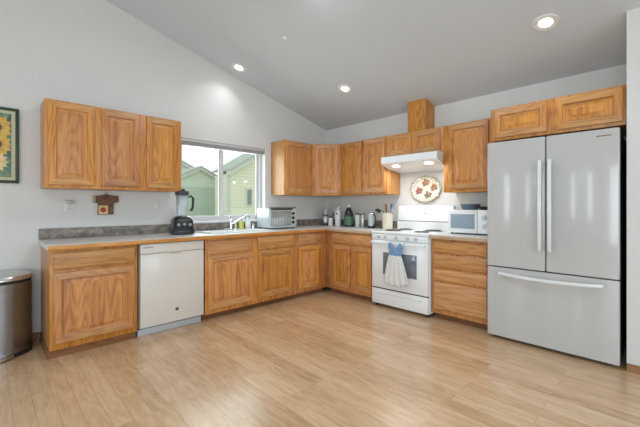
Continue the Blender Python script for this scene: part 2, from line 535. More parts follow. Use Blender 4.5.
TOP = .889
def base_cab(label, loc, rz, width, doors=(), drawers=(), D=.61, toe=.075, z0=.10, box_top=None):
    c = thing('base_cabinet', label, 'cabinet', loc, rz, 'lower kitchen cabinets')
    obj('carcass', bx(0, width, -D+.02, -.004, z0, box_top or TOP), OAKSIDE, c)
    obj('face_frame', bx(0, width, -D, -D+.02, z0, TOP, .0015), OAK, c)
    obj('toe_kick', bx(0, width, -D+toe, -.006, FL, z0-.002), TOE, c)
    for (a, b, e, f) in doors: cab_door(c, a, b, e, f, -D)
    for (a, b, e, f) in drawers: drawer_front(c, a, b, e, f, -D)
    return c
RZA = R(90)
YL = -3.675
# window wall, left to right
c = base_cab('oak base cabinet at the left end, beside the trash can, one drawer over one door', (0, YL, 0), RZA, .625, [(.022, .60, .15, .706)], [(.022, .60, .727, .868)], toe=.038)
obj('end_plinth', bx(-.012, 0, -.572, -.02, FL, .1), TOE, c)
base_cab('oak sink cabinet with two doors between dishwasher and corner cabinet', (0, -2.405, 0), RZA, 1.215,
         [(.028, .57, .15, .706), (.645, 1.187, .15, .706)], [(.028, .57, .727, .868), (.645, 1.187, .727, .868)], box_top=.72)
base_cab('narrow oak base cabinet right of the sink cabinet, against the inner corner', (0, -1.187, 0), RZA, .575,
         [(.05, .45, .15, .706)], [(.05, .45, .727, .868)])
# stove wall
base_cab('oak base cabinet left of the stove, one wide drawer over two doors', (.612, 0, 0), 0, .806,
         [(.115, .448, .15, .706), (.462, .79, .15, .706)], [(.115, .79, .735, .862)])
c = base_cab('oak four drawer base cabinet between stove and refrigerator', (2.195, 0, 0), 0, .6)
for (z0, z1) in ((.745, .866), (.59, .722), (.452, .566), (.148, .43)):
    drawer_front(c, .028, .572, z0, z1, -.61)

ZT, ZB = 2.142, 1.389
def wall_cab(label, loc, rz, width, doors, z0=ZB, z1=ZT, D=.31, name='wall_cabinet'):
    c = thing(name, label, 'cabinet', loc, rz, 'upper kitchen cabinets')
    obj('carcass', bx(0, width, -D+.02, -.003, z0-loc[2], z1-loc[2]), OAKSIDE, c)
    obj('face_frame', bx(0, width, -D, -D+.02, z0-loc[2], z1-loc[2], .0015), OAK, c)
    for (a, b, e, f) in doors: cab_door(c, a, b, e-loc[2], f-loc[2], -D)
    return c
DZ0, DZ1 = ZB+.028, ZT-.016
wall_cab('oak wall cabinet with three doors at left, above the dishwasher', (0, -3.677, ZB), RZA, 1.147,
         [(.022, .355, DZ0, DZ1), (.412, .735, DZ0, DZ1), (.797, 1.112, DZ0, DZ1)])
wall_cab('single door oak wall cabinet right of the window', (0, -1.122, ZB), RZA, .508, [(.012, .488, DZ0, DZ1)])
# diagonal corner cabinet
c = thing('wall_cabinet', 'diagonal oak wall cabinet filling the room corner', 'cabinet', (0, 0, ZB), 0, 'upper kitchen cabinets')
bm = new()
H = ZT-ZB
prism(bm, [(.003, -.003), (.003, -.612), (.296, -.612), (.612, -.296), (.612, -.003)], 'z', 0, H)
obj('carcass', bm, OAKSIDE, c, smooth=False)
L2 = math.hypot(.302, .302)
ff = obj('face_frame', bx(0, L2, -.02, 0, 0, H, .0015), OAK, c, loc=(.31-.0141, -.612+.0141, 0), rz=R(45))
d = cab_door(c, .045, L2-.045, .028, H-.016, 0)
d.matrix_local = Matrix.Translation((.31, -.612, 0)) @ Matrix.Rotation(R(45), 4, 'Z') @ Matrix.Translation((.045, -.0005, .028))
wall_cab('oak wall cabinet with two tall doors left of the range hood', (.613, 0, ZB), 0, .806,
         [(.05, .395, DZ0, DZ1), (.435, .782, DZ0, DZ1)])
wall_cab('short oak wall cabinet with two small doors above the range hood', (1.42, 0, 1.855), 0, .762,
         [(.04, .352, 1.878, DZ1), (.392, .725, 1.878, DZ1)], 1.855)
wall_cab('single door oak wall cabinet between range hood and refrigerator cabinet', (2.183, 0, ZB), 0, .612, [(.06, .49, DZ0, DZ1)])
wall_cab('deep oak cabinet with two wide doors above the refrigerator', (2.796, 0, 1.842), 0, .955,
         [(.035, .455, 1.868, ZT-.018), (.51, .938, 1.868, ZT-.018)], 1.842, D=.61)
# vent chase
bm = new()
y0 = -.225
prism(bm, [(-.003, 0), (y0, 0), (y0, ceil_z(y0)-ZT-.001), (-.003, ceil_z(-.003)-ZT-.001)], 'x', 0, .245)
v = thing('vent_chase', 'tall oak box between the hood cabinet top and the ceiling', 'cabinet', (1.672, 0, ZT))
obj('casing', bm, OAK, v, smooth=False)
for x in (0, .233): obj('corner_trim', bx(x, x+.012, y0-.006, y0, 0, ceil_z(y0)-ZT-.004), OAK, v, smooth=False)

# ------------------------------------------------------------------ worktops
CT = .93
SK = (.085, .545, -2.30, -1.47)
wt = thing('worktop', 'L shaped pale laminate worktop with oak edge under the window', 'worktop', (0, 0, TOP))
bm = new()
holed(bm, .003, .645, -3.69, -.003, [(SK[0]+.02, SK[1]-.02, SK[2]+.02, SK[3]-.02)], lambda a, b, c, d: box(bm, a, b, c, d, .001, CT-TOP))
box(bm, .645, 1.42, -.645, -.003, .001, CT-TOP)
obj('top_surface', bm, COUNTER, wt, smooth=False)
OAKPALE = oak('pale_oak_edge', srgb(206, 180, 148), srgb(192, 164, 130), srgb(168, 138, 104), 'x')
OAKY = oak('oak_along_wall', OL, OM, OD, 'y')
obj('oak_edge', bx(.645, .66, -3.69, -.645, .001, CT-TOP-.006, .004), OAKY, wt)
obj('oak_edge', bx(.645, 1.42, -.66, -.645, .001, CT-TOP-.006, .004), OAKPALE, wt)
obj('backsplash', bx(.0015, .02, -3.69, -.021, CT-TOP, CT-TOP+.098, .004), SPLASH, wt)
obj('backsplash', bx(.0015, 1.42, -.02, -.0015, CT-TOP, CT-TOP+.098, .004), SPLASH, wt)
wt = thing('worktop', 'short pale laminate worktop under the microwave', 'worktop', (2.19, 0, TOP))
obj('top_surface', bx(0.004, .602, -.645, -.003, .001, CT-TOP, .002), COUNTER, wt)
obj('oak_edge', bx(0.004, .602, -.66, -.645, .001, CT-TOP-.006, .004), OAKPALE, wt)
obj('backsplash', bx(.004, .602, -.02, -.0015, CT-TOP, CT-TOP+.098, .004), SPLASH, wt)

# sink
sk = thing('kitchen_sink', 'white double bowl sink set into the worktop below the window', 'sink', (0, 0, CT))
bm = new()
bowls = [(SK[0]+.09, SK[1]-.035, SK[2]+.035, -1.90), (SK[0]+.09, SK[1]-.035, -1.865, SK[3]-.035)]
holed(bm, SK[0], SK[1], SK[2], SK[3], bowls, lambda a, b, c, d: box(bm, a, b, c, d, .001, .010))
obj('rim', bm, WHITE, sk, smooth=False)
for (a, b, c, d) in bowls:
    bm = new()
    loft(bm, [[(*p, z) for p in rrect(a+i, b-i, c+i, d-i, .04)] for i, z in ((-.0, .006), (.004, 0), (.012, -.15), (.03, -.17))], False, True)
    lathe(bm, [(.04, -.166), (.03, -.168)], ((a+b)/2, (c+d)/2, 0), 16)
    bw = obj('bowl', bm, WHITE, sk)
# faucet
fa = thing('sink_faucet', 'chrome single lever faucet behind the sink', 'faucet', (.125, -1.83, CT+.01))
bm = new(); box(bm, -.025, .025, -.1, .1, 0, .012, .005); lathe(bm, [(.024, .01), (.022, .05), (.02, .1)], seg=20)
obj('body', bm, CHROME, fa)
bm = new(); tube(bm, [(0, 0, .06), (.04, .06, .10), (.075, .115, .145), (.10, .15, .172), (.125, .175, .176), (.14, .19, .158), (.143, .193, .14)], [.013, .012, .011, .011, .011, .012, .012])
obj('spout', bm, CHROME, fa)
bm = new(); lathe(bm, [(.022, .1), (.024, .115), (.018, .128), (.006, .132)], seg=20); tube(bm, [(0, 0, .122), (-.01, -.005, .15), (-.02, -.01, .182)], [.008, .007, .009])
obj('lever', bm, CHROME, fa)
ag = thing('air_gap_cap', 'small chrome capped cylinder at the right rear of the sink', 'air gap', (.118, -1.498, CT+.01))
bm = new(); lathe(bm, [(.021, 0), (.021, .055), (.018, .064), (.0, .066)], seg=20)
obj('cap', bm, CHROME, ag)

def bottle(name, label, cat, loc, prof, m, parts=(), seg=20, group=None, sy=1, rz=0):
    t = thing(name, label, cat, loc, rz, group)
    bm = new(); lathe(bm, prof, seg=seg, sy=sy)
    obj('body', bm, m, t)
    for nm, fn, mm in parts:
        bm = new(); fn(bm)
        obj(nm, bm, mm, t)
    return t
YELLOW = plain('yellow_soap', srgb(208, 204, 96), .25)
WPL = plain('white_plastic', srgb(232, 232, 230), .35)
BLUEP = plain('blue_plastic', srgb(96, 116, 176), .35)
bottle('dish_soap_bottle', 'yellow dish soap bottle behind the sink, right of the faucet', 'soap bottle', (.10, -1.665, CT+.01),
       [(.026, 0), (.029, .01), (.029, .07), (.022, .095), (.012, .105)], YELLOW,
       [('cap', lambda b: lathe(b, [(.013, .105), (.013, .125), (.008, .13), (.006, .145)]), BLUEP)], sy=1.15)
bottle('small_soap_bottle', 'little pale green bottle between faucet and yellow soap', 'soap bottle', (.075, -1.735, CT+.01),
       [(.016, 0), (.018, .008), (.018, .05), (.01, .06)], plain('pale_green_plastic', srgb(196, 212, 180), .3),
       [('cap', lambda b: lathe(b, [(.011, .06), (.011, .078), (.0, .08)]), WPL)])
bottle('spray_bottle', 'white spray bottle with blue trigger at the window, left of the toaster oven', 'spray bottle', (.10, -1.565, CT+.01),
       [(.03, 0), (.034, .01), (.034, .1), (.026, .125), (.014, .14), (.014, .155)], WPL,
       [('trigger', lambda b: (box(b, -.012, .012, -.06, -.03, .155, .17, .004), box(b, -.006, .006, -.042, -.03, .12, .158, .003)), BLUEP),
        ('nozzle', lambda b: box(b, -.014, .014, -.035, .022, .152, .185, .007), WPL)], sy=1.1)

# ------------------------------------------------------------------ dishwasher
dw = thing('dishwasher', 'white built in dishwasher between the left cabinet and sink cabinet', 'dishwasher', (0, -3.035, 0), RZA)
obj('tub', bx(.004, .608, -.585, -.01, .11, TOP-.004), KICK, dw)
d = obj('door', bx(.006, .606, -.632, -.586, .118, .79, .006), DWWHITE, dw)
bm = new(); lathe(bm, [(.016, 0), (.016, .003), (.012, .0045), (0, .0045)], seg=20, mat=Matrix.Translation((.333, -.632, .235)) @ Matrix.Rotation(R(90), 4, 'X'))
obj('emblem', bm, plain('dark_badge', srgb(92, 84, 78), .35, metal=.5), d)
p = obj('control_panel', bx(.006, .606, -.634, -.586, .793, TOP-.006, .006), DWWHITE, dw)
bm = new(); box(bm, .03, .115, -.6352, -.633, .846, .86)
obj('logo_plate', bm, plain('grey_print', srgb(170, 168, 164), .5), p)
bm = new()
prism(bm, [(.255+.07*math.cos(a)+.065, .793+.0-.022*math.sin(a)) for a in [PI*i/12 for i in range(13)]], 'y', -.6345, -.631)
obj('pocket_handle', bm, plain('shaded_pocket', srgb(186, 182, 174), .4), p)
obj('kickplate', bx(.002, .61, -.562, -.53, FL, .09, .004), KICK, dw)
obj('toe_gap', bx(.004, .608, -.53, -.5, .08, .112), DARK, dw)  # dark bar standing in for the shade of the toe recess

# ------------------------------------------------------------------ stove
st = thing('electric_stove', 'white electric coil stove with a towel on its oven door', 'stove', (1.436, 0, 0))
SW = .748
obj('body', bx(0, SW, -.635, -.012, .07, .905, .004), WHITE, st)
bm = new()
box(bm, -.002, SW+.002, -.672, -.035, .905, .934, .008)
ck = obj('cooktop', bm, WHITE, st)
for (x, y, r_) in ((.19, -.48, .098), (.19, -.2, .076), (.567, -.48, .076), (.567, -.2, .098)):
    bm = new(); lathe(bm, [(r_+.012, .0), (r_+.012, .005), (r_+.004, .006), (r_*.9, .001), (.01, .0005)], (x, y, .9342), 32)
    pan = obj('drip_pan', bm, plain('drip_pan_steel', srgb(150, 148, 146), .25, metal=1), ck)
    bm = new()
    pts = []
    for i in range(110):
        a = i/109*2*PI*3.6
        rr = .022 + (r_-.03)*i/109
        pts.append((x+rr*math.cos(a), y+rr*math.sin(a), .9342+.007))
    tube(bm, pts, .005, 8)
    for k in range(3):
        a = R(120*k+30)
        box(bm, -.002, .002, 0, r_, .001, .004, mat=Matrix.Translation((x, y, .9342)) @ Matrix.Rotation(a, 4, 'Z'))
    obj('coil_burner', bm, COIL, ck)
bg_ = new()
prism(bg_, [(-.012, .905), (-.1, .905), (-.1, 1.035), (-.085, 1.05), (-.06, 1.225), (-.05, 1.238), (-.012, 1.238)], 'x', 0, SW)
bk = obj('backguard', bg_, WHITE, st, angle=30)
obj('shadow_strip', bx(.012, SW-.012, -.098, -.086, 1.036, 1.046), plain('dark_vent_strip', srgb(96, 94, 92), .5), bk)  # shadow line across the backguard, drawn as a dark strip
obj('badge', bx(.37, .41, -.0765, -.0745, 1.135, 1.142), GREYP, bk)
# control panel
pn = obj('control_panel', bx(.004, SW-.004, -.662, -.634, .835, .903, .004), WHITE, st)
for x in (.105, .2, .345, .495, .60):
    bm = new()
    M4 = Matrix.Translation((x, -.662, .869)) @ Matrix.Rotation(R(90), 4, 'X')
    lathe(bm, [(.02, 0), (.019, .006), (.016, .016), (.014, .017), (0, .017)], seg=20, mat=M4)
    box(bm, -.004, .004, -.017, .017, .014, .024, .002, mat=M4)
    obj('knob', bm, plain('knob_grey', srgb(200, 198, 196), .35), pn)
# oven door
od = obj('oven_door', bx(.006, SW-.006, -.665, -.634, .262, .829, .008), WHITE, st)
obj('door_window', bx(.169, .611, -.6675, -.663, .428, .69, .002), OVENGL, od)
bm = new()
box(bm, .02, SW-.02, -.715, -.692, .792, .818, .008)
for x in (.035, SW-.06): box(bm, x, x+.025, -.70, -.66, .795, .815, .004)
obj('door_handle', bm, WHITE, od)
sd = obj('storage_drawer', bx(.006, SW-.006, -.665, -.634, .07, .25, .006), WHITE, st)
bm = new()
prism(bm, [(-.665, .195), (-.673, .2), (-.675, .21), (-.668, .225), (-.665, .226)], 'x', .08, SW-.08)
obj('pull_lip', bm, WHITE, sd)
obj('gap_strip', bx(.008, SW-.008, -.655, -.636, .25, .262), DARK, st)  # shade between oven door and drawer, put in as a dark strip
for x in (.04, SW-.04):
    for y in (-.6, -.06): obj('foot', lathe(new(), [(.02, FL), (.02, .075)], (x, y, 0), 12), DARK, st)

# dress shaped towel on the oven handle
TWB = plain('blue_denim_cloth', srgb(116, 150, 190), .9, noise=.35, scale=60)
TWW = plain('white_terry_cloth', srgb(222, 220, 216), .95, noise=.06, scale=90)
tw = thing('dish_towel', 'dress shaped blue and white towel hanging on the oven handle', 'towel', (1.436+.375, -.70, .805))
bm = new()
def sheet(bm, nu, nv, f):
    vs = [[bm.verts.new(f(i/nu, j/nv)) for i in range(nu+1)] for j in range(nv+1)]
    for j in range(nv):
        for i in range(nu):
            bm.faces.new((vs[j][i], vs[j][i+1], vs[j+1][i+1], vs[j+1][i]))
def bod(u, v):
    x = (u-.5)*(.19-.03*v)
    neck = .085*max(0, 1-abs(u-.5)/.3)
    z = .012 - neck + (-.135-(.012-neck))*v
    return (x, -.022-.012*math.sin(PI*u)-.004*math.cos(9*PI*u)*v, z)
sheet(bm, 30, 10, bod)
o = obj('bodice', bm, TWB, tw); s_ = o.modifiers.new('thickness', 'SOLIDIFY'); s_.thickness = .006; s_.offset = 0
for x in (-.088, .088):
    pts = [(x, -.006 + .02*math.cos(R(t)), .002+.022*math.sin(R(t))) for t in range(-150, -391, -24)]
    bm = new()
    vs = [[bm.verts.new((p[0]+dx, p[1], p[2])) for dx in (-.022, .022)] for p in pts]
    for a, b in zip(vs, vs[1:]): bm.faces.new((a[0], a[1], b[1], b[0]))
    o = obj('strap', bm, TWW, tw); s_ = o.modifiers.new('thickness', 'SOLIDIFY'); s_.thickness = .004; s_.offset = 0
bm = new()
def skirt(u, v):
    wv = .165 + (.30-.165)*v**.85
    x = (u-.5)*wv + .05*v*(u-.1)
    fold = math.cos(u*PI*9+.4)*(.004+.016*v)
    z = -.13 - .305*v - .04*v*math.sin(PI*u)*1.0 + .01*math.cos(u*23)*v
    return (x, -.026-.01*v-.012*math.sin(PI*u)+fold*.8, z)
sheet(bm, 60, 14, skirt)
o = obj('skirt', bm, TWW, tw); s_ = o.modifiers.new('thickness', 'SOLIDIFY'); s_.thickness = .005; s_.offset = 0

# ------------------------------------------------------------------ range hood
hd = thing('range_hood', 'white under cabinet range hood above the stove', 'range hood', (1.432, 0, 1.662))
bm = new()
prism(bm, [(-.004, .193), (-.435, .193), (-.458, .182), (-.464, .112), (-.455, .098), (-.435, .093), (-.30, .045), (-.004, .012)], 'x', 0, .746)
hb = obj('shell', bm, WHITE, hd, angle=30)
HE = plain('hood_lamp', (1, .97, .92, 1), .4, emit=(1, .95, .88, 6))
for x in (.16, .60):
    ang = math.atan2(.05, .145)
    M4 = Matrix.Translation((x, -.37, .0695)) @ Matrix.Rotation(-ang, 4, 'X')
    bm = new(); box(bm, -.045, .045, -.022, .022, -.004, .002, .002, mat=M4)
    obj('lamp_lens', bm, HE, hd)
    l = area('hood_lamp_light', (1.423+x, -.375, 1.66+.055), (-.15, 0, 0), .1, .05, 2.5, (1, .96, .92))

# ------------------------------------------------------------------ refrigerator
FX, FW_ = 2.797, .925
fr = thing('refrigerator', 'large white french door refrigerator with bottom freezer drawer', 'refrigerator', (FX, 0, 0))
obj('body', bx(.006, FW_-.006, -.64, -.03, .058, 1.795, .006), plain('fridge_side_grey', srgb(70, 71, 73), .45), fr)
def fdoor(name, x0, x1, z0, z1, bulge=.0):
    bm = new()
    prism(bm, rrect(x0, x1, -.712, -.648, .012, 4), 'z', z0, z1)
    es = [e for e in bm.edges if abs(e.verts[0].co.z-e.verts[1].co.z) < 1e-6]
    bmesh.ops.bevel(bm, geom=es, offset=.005, segments=2, affect='EDGES')
    return obj(name, bm, FRIDGE, fr, angle=40)
dl = fdoor('door', 0, .4575, .69, 1.812)
dr = fdoor('door', .4645, FW_, .69, 1.812)
fz = fdoor('freezer_drawer', 0, FW_, .058, .68)
obj('gasket', bx(.01, FW_-.01, -.66, -.64, .062, 1.80), DARK, fr)
HND = plain('white_handle', srgb(226, 227, 228), .2, coat=.3, noise=.01)
for par, x in ((dl, .426), (dr, .496)):
    bm = new()
    loft(bm, [[(x+px*(1 if True else 1), -.748-o+py, z) for px, py in rrect(-.013, .013, -.012, .012, .006, 3)] for z, o in ((.86, -.006), (.875, .0), (1.2, .004), (1.6, .0), (1.615, -.006))])
    for z in (.895, 1.575): box(bm, x-.009, x+.009, -.742, -.708, z-.015, z+.015, .003)
    obj('handle', bm, HND, par)
bm = new()
rings = []
for i in range(25):
    u = i/24
    x = .105+(.835-.105)*u
    o = .03*(1-(2*u-1)**2)
    zz = .632-.0*u
    rings.append([(x, -.738-o+py, zz+pz-.012*(1-(2*u-1)**2)) for py, pz in rrect(-.010, .010, -.014, .014, .006, 3)])
loft(bm, rings)
for x in (.115, .81): box(bm, x, x+.018, -.742, -.708, .62, .644, .003)
obj('handle', bm, HND, fz)
obj('logo_plate', bx(.79, .88, -.7135, -.711, 1.757, 1.765, .0008), plain('bronze_badge', srgb(120, 104, 88), .35, metal=.6), dr)
for x in (.07, FW_-.07):
    obj('foot', lathe(new(), [(.035, FL), (.035, FL+.018), (.02, FL+.022), (.02, .06)], (x, -.62, 0), 16), DARK, fr)
    obj('foot', lathe(new(), [(.02, FL), (.02, .06)], (x, -.1, 0), 16), DARK, fr)
for x in (.02, FW_-.12): obj('hinge_cover', bx(x, x+.1, -.66, -.56, 1.795, 1.815, .004), plain('hinge_grey', srgb(120, 122, 124), .4), fr)

# ------------------------------------------------------------------ microwave and pans on it
mw = thing('microwave', 'small white microwave on the worktop beside the refrigerator', 'microwave', (2.262, -.06, CT))
MW, MD, MH = .46, .30, .262
obj('body', bx(0, MW, -MD, 0, .012, MH, .006), WHITE, mw)
dd = obj('door', bx(.004, .318, -MD-.02, -MD, .016, MH-.004, .006), WHITE, mw)
obj('door_window', bx(.035, .292, -MD-.0215, -MD-.018, .062, MH-.045, .002), plain('microwave_window', srgb(150, 168, 182), .15), dd)
pp = obj('control_panel', bx(.321, MW-.004, -MD-.02, -MD, .016, MH-.004, .006), WHITE, mw)
for z, r_ in ((.185, .026), (.095, .022)):
    bm = new(); lathe(bm, [(r_, 0), (r_*.9, .014), (0, .015)], seg=20, mat=Matrix.Translation((.388, -MD-.02, z)) @ Matrix.Rotation(R(90), 4, 'X'))
    obj('dial', bm, plain('dial_grey', srgb(206, 206, 204), .35), pp)
for x in (.03, MW-.03):
    for y in (-MD+.03, -.03): obj('foot', lathe(new(), [(.014, 0), (.014, .014)], (x, y, 0), 12), DARK, mw)
bp = thing('baking_pan', 'blue grey oval pan on the left of the microwave top', 'pan', (2.262+.165, -.18, CT+MH+.001))
bm = new(); lathe(bm, [(.075, 0), (.082, .006), (.105, .055), (.112, .06), (.108, .063), (.1, .056), (.078, .012), (.0, .01)], sx=1.0, sy=.8, cap1=False)
obj('dish', bm, plain('blue_grey_enamel', srgb(92, 112, 132), .3), bp)
sp = thing('skillet', 'low black pan beside the blue grey pan on the microwave', 'pan', (2.262+.36, -.18, CT+MH+.001))
bm = new(); lathe(bm, [(.08, 0), (.09, .008), (.098, .034), (.094, .036), (.084, .012), (0, .01)], cap1=False, sy=.85)
obj('pan_body', bm, BLACK, sp)
bm = new(); tube(bm, [(-.07, -.04, .034), (-.09, -.09, .042), (-.1, -.14, .046)], [.008, .009, .008], flat=.6)
obj('handle', bm, plain('dark_red_handle', srgb(110, 46, 40), .4), sp)

# ------------------------------------------------------------------ things on the worktop, corner to stove
GLS = plain('clear_grey_glass', srgb(176, 182, 182), .1, coat=.3)
bottle('pepper_grinder', 'tall clear grinder with black collar and base, in the worktop corner', 'grinder', (.225, -.24, CT),
       [(.032, .035), (.033, .05), (.032, .15)], GLS,
       [('base', lambda b: lathe(b, [(.036, 0), (.037, .03), (.033, .04)]), BLACK),
        ('collar', lambda b: lathe(b, [(.033, .15), (.045, .153), (.045, .166), (.033, .17)]), BLACK),
        ('label', lambda b: lathe(b, [(.0335, .062), (.0335, .125)], cap0=False, cap1=False), WPL),
        ('top_jar', lambda b: lathe(b, [(.028, .17), (.03, .18), (.029, .24), (.022, .262), (.008, .27)]), GLS)])
bottle('white_canister', 'small white jar with a dark lid beside the corner grinder', 'jar', (.315, -.22, CT),
       [(.034, 0), (.037, .005), (.037, .118), (.034, .124)], WPL,
       [('lid', lambda b: lathe(b, [(.036, .124), (.037, .14), (.03, .146), (0, .147)]), plain('dark_grey_lid', srgb(88, 88, 86), .4)),
        ('scoop_handle', lambda b: tube(b, [(.02, 0, .14), (.04, .01, .165), (.05, .015, .19), (.036, .02, .205)], .006), BLACK)])
t = thing('lotion_dispenser', 'square white pump bottle with a dark dot, left of the green bottle', 'soap dispenser', (.455, -.2, CT), R(15))
bm = new()
loft(bm, [[(*p, z) for p in rrect(-.04+i, .04-i, -.035+i, .035-i, .012)] for z, i in ((0, .003), (.006, 0), (.222, 0), (.236, .006), (.24, .016))])
obj('body', bm, WPL, t)
bm = new(); lathe(bm, [(.012, .24), (.012, .256), (.005, .26), (.005, .29)], seg=14); box(bm, -.01, .04, -.006, .006, .288, .3, .004)
obj('pump', bm, CHROME, t)
bm = new(); lathe(bm, [(.014, 0), (.014, .002), (0, .002)], seg=16, mat=Matrix.Translation((0, -.035, .19)) @ Matrix.Rotation(R(90), 4, 'X'))
obj('dot', bm, plain('navy_dot', srgb(60, 62, 90), .5), t)
DGREEN = plain('dark_green_glass', srgb(22, 40, 34), .12, coat=.5)
bottle('green_bottle', 'big dark green bottle with pale green label and white stopper', 'bottle', (.66, -.19, CT),
       [(.064, 0), (.07, .008), (.071, .16), (.064, .2), (.044, .245), (.03, .275), (.024, .285)], DGREEN,
       [('label', lambda b: lathe(b, [(.0718, .03), (.0718, .15)], cap0=False, cap1=False), plain('green_label', srgb(78, 118, 94), .5)),
        ('stopper', lambda b: lathe(b, [(.02, .285), (.02, .3), (.01, .304), (.012, .325), (0, .33)]), WPL)], seg=28)
bottle('flour_canister', 'pale round canister with knobbed lid, right of the green bottle', 'canister', (.835, -.19, CT),
       [(.04, 0), (.043, .006), (.043, .175), (.04, .18)], plain('pale_grey_tin', srgb(204, 208, 208), .3),
       [('lid', lambda b: lathe(b, [(.044, .18), (.044, .19), (.036, .197), (.008, .2), (.012, .212), (0, .218)]), plain('brown_grey_lid', srgb(110, 92, 92), .4))])
bottle('steel_shaker', 'narrow steel shaker between the pale canister and french press', 'shaker', (.945, -.22, CT),
       [(.03, 0), (.032, .005), (.03, .165), (.027, .172)], STEEL,
       [('cap', lambda b: lathe(b, [(.028, .172), (.028, .19), (.018, .205), (0, .209)]), plain('mauve_cap', srgb(122, 90, 100), .4))])
t = thing('french_press', 'glass french press with black base and handle, left of the utensil crock', 'coffee press', (1.10, -.22, CT))
bm = new(); lathe(bm, [(.05, 0), (.054, .006), (.054, .022), (.048, .03)]); obj('base', bm, BLACK, t)
bm = new(); lathe(bm, [(.046, .028), (.046, .19), (.049, .197)]); obj('beaker', bm, plain('milky_glass', srgb(196, 206, 206), .1, coat=.4), t)
bm = new(); lathe(bm, [(.05, .197), (.05, .207), (.03, .222), (.006, .226), (.006, .24), (.012, .246), (0, .256)]); obj('lid', bm, CHROME, t)
bm = new(); tube(bm, [(.045, -.02, .19), (.075, -.035, .192), (.095, -.042, .165), (.095, -.042, .09), (.075, -.035, .045), (.045, -.02, .03)], .009, flat=.7)
obj('handle', bm, BLACK, t)
cr = thing('utensil_crock', 'cream crock of cooking utensils beside the stove', 'crock', (1.365, -.225, CT))
bm = new(); lathe(bm, [(.062, 0), (.067, .006), (.07, .205), (.072, .213), (.066, .213), (.062, .2), (.06, .012), (0, .01)], cap1=False, seg=32)
obj('pot', bm, plain('cream_stoneware', srgb(226, 217, 198), .3), cr)
def utensil(name, label, base, d, length, head, m, mh=None, bend=None):
    """stands in the crock: a handle from the pot bottom and a head at its end"""
    t = thing(name, label, 'utensil', (1.365+base[0], -.225+base[1], CT+.014), group='utensils in the crock')
    d = Vector(d).normalized()
    pts = [Vector((0, 0, 0)), d*length*.5, d*length]
    if bend: pts.append(pts[-1] + Vector(bend)); d = Vector(bend).normalized()
    bm = new(); tube(bm, pts, [.005] + [.006]*(len(pts)-1)); obj('handle', bm, m, t)
    rot = Matrix.Translation(pts[-1]) @ d.to_track_quat('Z', 'Y').to_matrix().to_4x4()
    bm = new()
    if head == 'ladle':
        lathe(bm, [(.002, -.036), (.026, -.027), (.041, -.007), (.043, 0), (.039, 0), (.024, -.02), (0, -.027)], mat=rot @ Matrix.Translation((0, -.02, .03)) @ Matrix.Rotation(R(70), 4, 'X'), cap1=False)
    elif head == 'spoon':
        lathe(bm, [(.004, 0), (.026, .02), (.036, .045), (.032, .08), (.01, .1)], sy=.3, mat=rot @ Matrix.Rotation(R(20), 4, 'Z'))
    elif head == 'turner':
        box(bm, -.04, .04, -.003, .003, 0, .11, .0028, mat=rot @ Matrix.Rotation(R(25), 4, 'Z'))
    elif head == 'spatula':
        box(bm, -.022, .022, -.005, .005, 0, .075, .0045, mat=rot @ Matrix.Rotation(R(30), 4, 'Z'))
    else:
        for k in range(5):
            a = PI*k/5
            tube(bm, [rot @ Vector((.026*math.sin(PI*i/10)**.8*math.cos(a)*(1 if True else 1)*(1), .026*math.sin(PI*i/10)**.8*math.sin(a), .1*(i/10))) for i in range(11)], .0015, 6)
            tube(bm, [rot @ Vector((-.026*math.sin(PI*i/10)**.8*math.cos(a), -.026*math.sin(PI*i/10)**.8*math.sin(a), .1*(i/10))) for i in range(11)], .0015, 6)
    obj('head', bm, mh or m, t)
WOODU = plain('pale_wood', srgb(204, 164, 112), .6)
BLUEU = plain('blue_silicone', srgb(66, 104, 168), .45)
utensil('soup_ladle', 'black ladle leaning out to the left of the cream crock', (-.006, -.016), (-.2, -.02, 1), .225, 'ladle', BLACK, bend=(-.05, -.005, .012))
utensil('wooden_spoon', 'pale wooden spoon in the cream crock', (-.012, .024), (-.23, .05, 1), .235, 'spoon', WOODU)
utensil('turner', 'black slotted turner standing in the middle of the crock', (.012, -.018), (-.06, -.02, 1), .21, 'turner', BLACK)
utensil('silicone_spatula', 'blue spatula standing tallest in the crock', (.014, .012), (.1, .06, 1), .25, 'spatula', BLUEU)
utensil('whisk', 'steel wire whisk leaning right in the crock', (.035, 0), (.16, .03, 1), .19, 'whisk', CHROME)

# ------------------------------------------------------------------ toaster oven
to = thing('toaster_oven', 'silver toaster oven with black trim on the worktop right of the sink', 'toaster oven', (.115, -1.437, CT), RZA)
TW_, TD, TH = .455, .27, .292
SILV = plain('silver_shell', srgb(204, 212, 216), .35, metal=.35)
obj('shell', bx(0, TW_, -TD, 0, .022, TH-.02, .008), SILV, to)
bm = new(); box(bm, -.003, TW_+.003, -TD-.012, -TD, .018, TH-.012, .004)
fp = obj('front_frame', bm, SILV, to)
dd = obj('glass_door', bx(.03, .36, -TD-.022, -TD-.012, .045, TH-.055, .003), plain('toaster_glass', srgb(150, 152, 148), .12, coat=.4), to)
bm = new()
for k in range(12):
    tube(bm, [(.05+k*.025, -TD-.0235, .06), (.05+k*.025, -TD-.0235, .15)], .0012, 6)
obj('rack', bm, CHROME, dd)
bm = new(); tube(bm, [(.02, -TD-.045, TH-.03), (.19, -TD-.05, TH-.03), (.355, -TD-.045, TH-.03)], .010)
for x in (.03, .345): box(bm, x-.008, x+.008, -TD-.045, -TD-.01, TH-.038, TH-.022, .003)
obj('door_handle', bm, BLACK, dd)
bm = new(); box(bm, .0, TW_, -TD-.014, -TD+.03, TH-.02, TH-.006, .004)
obj('top_trim', bm, BLACK, to)
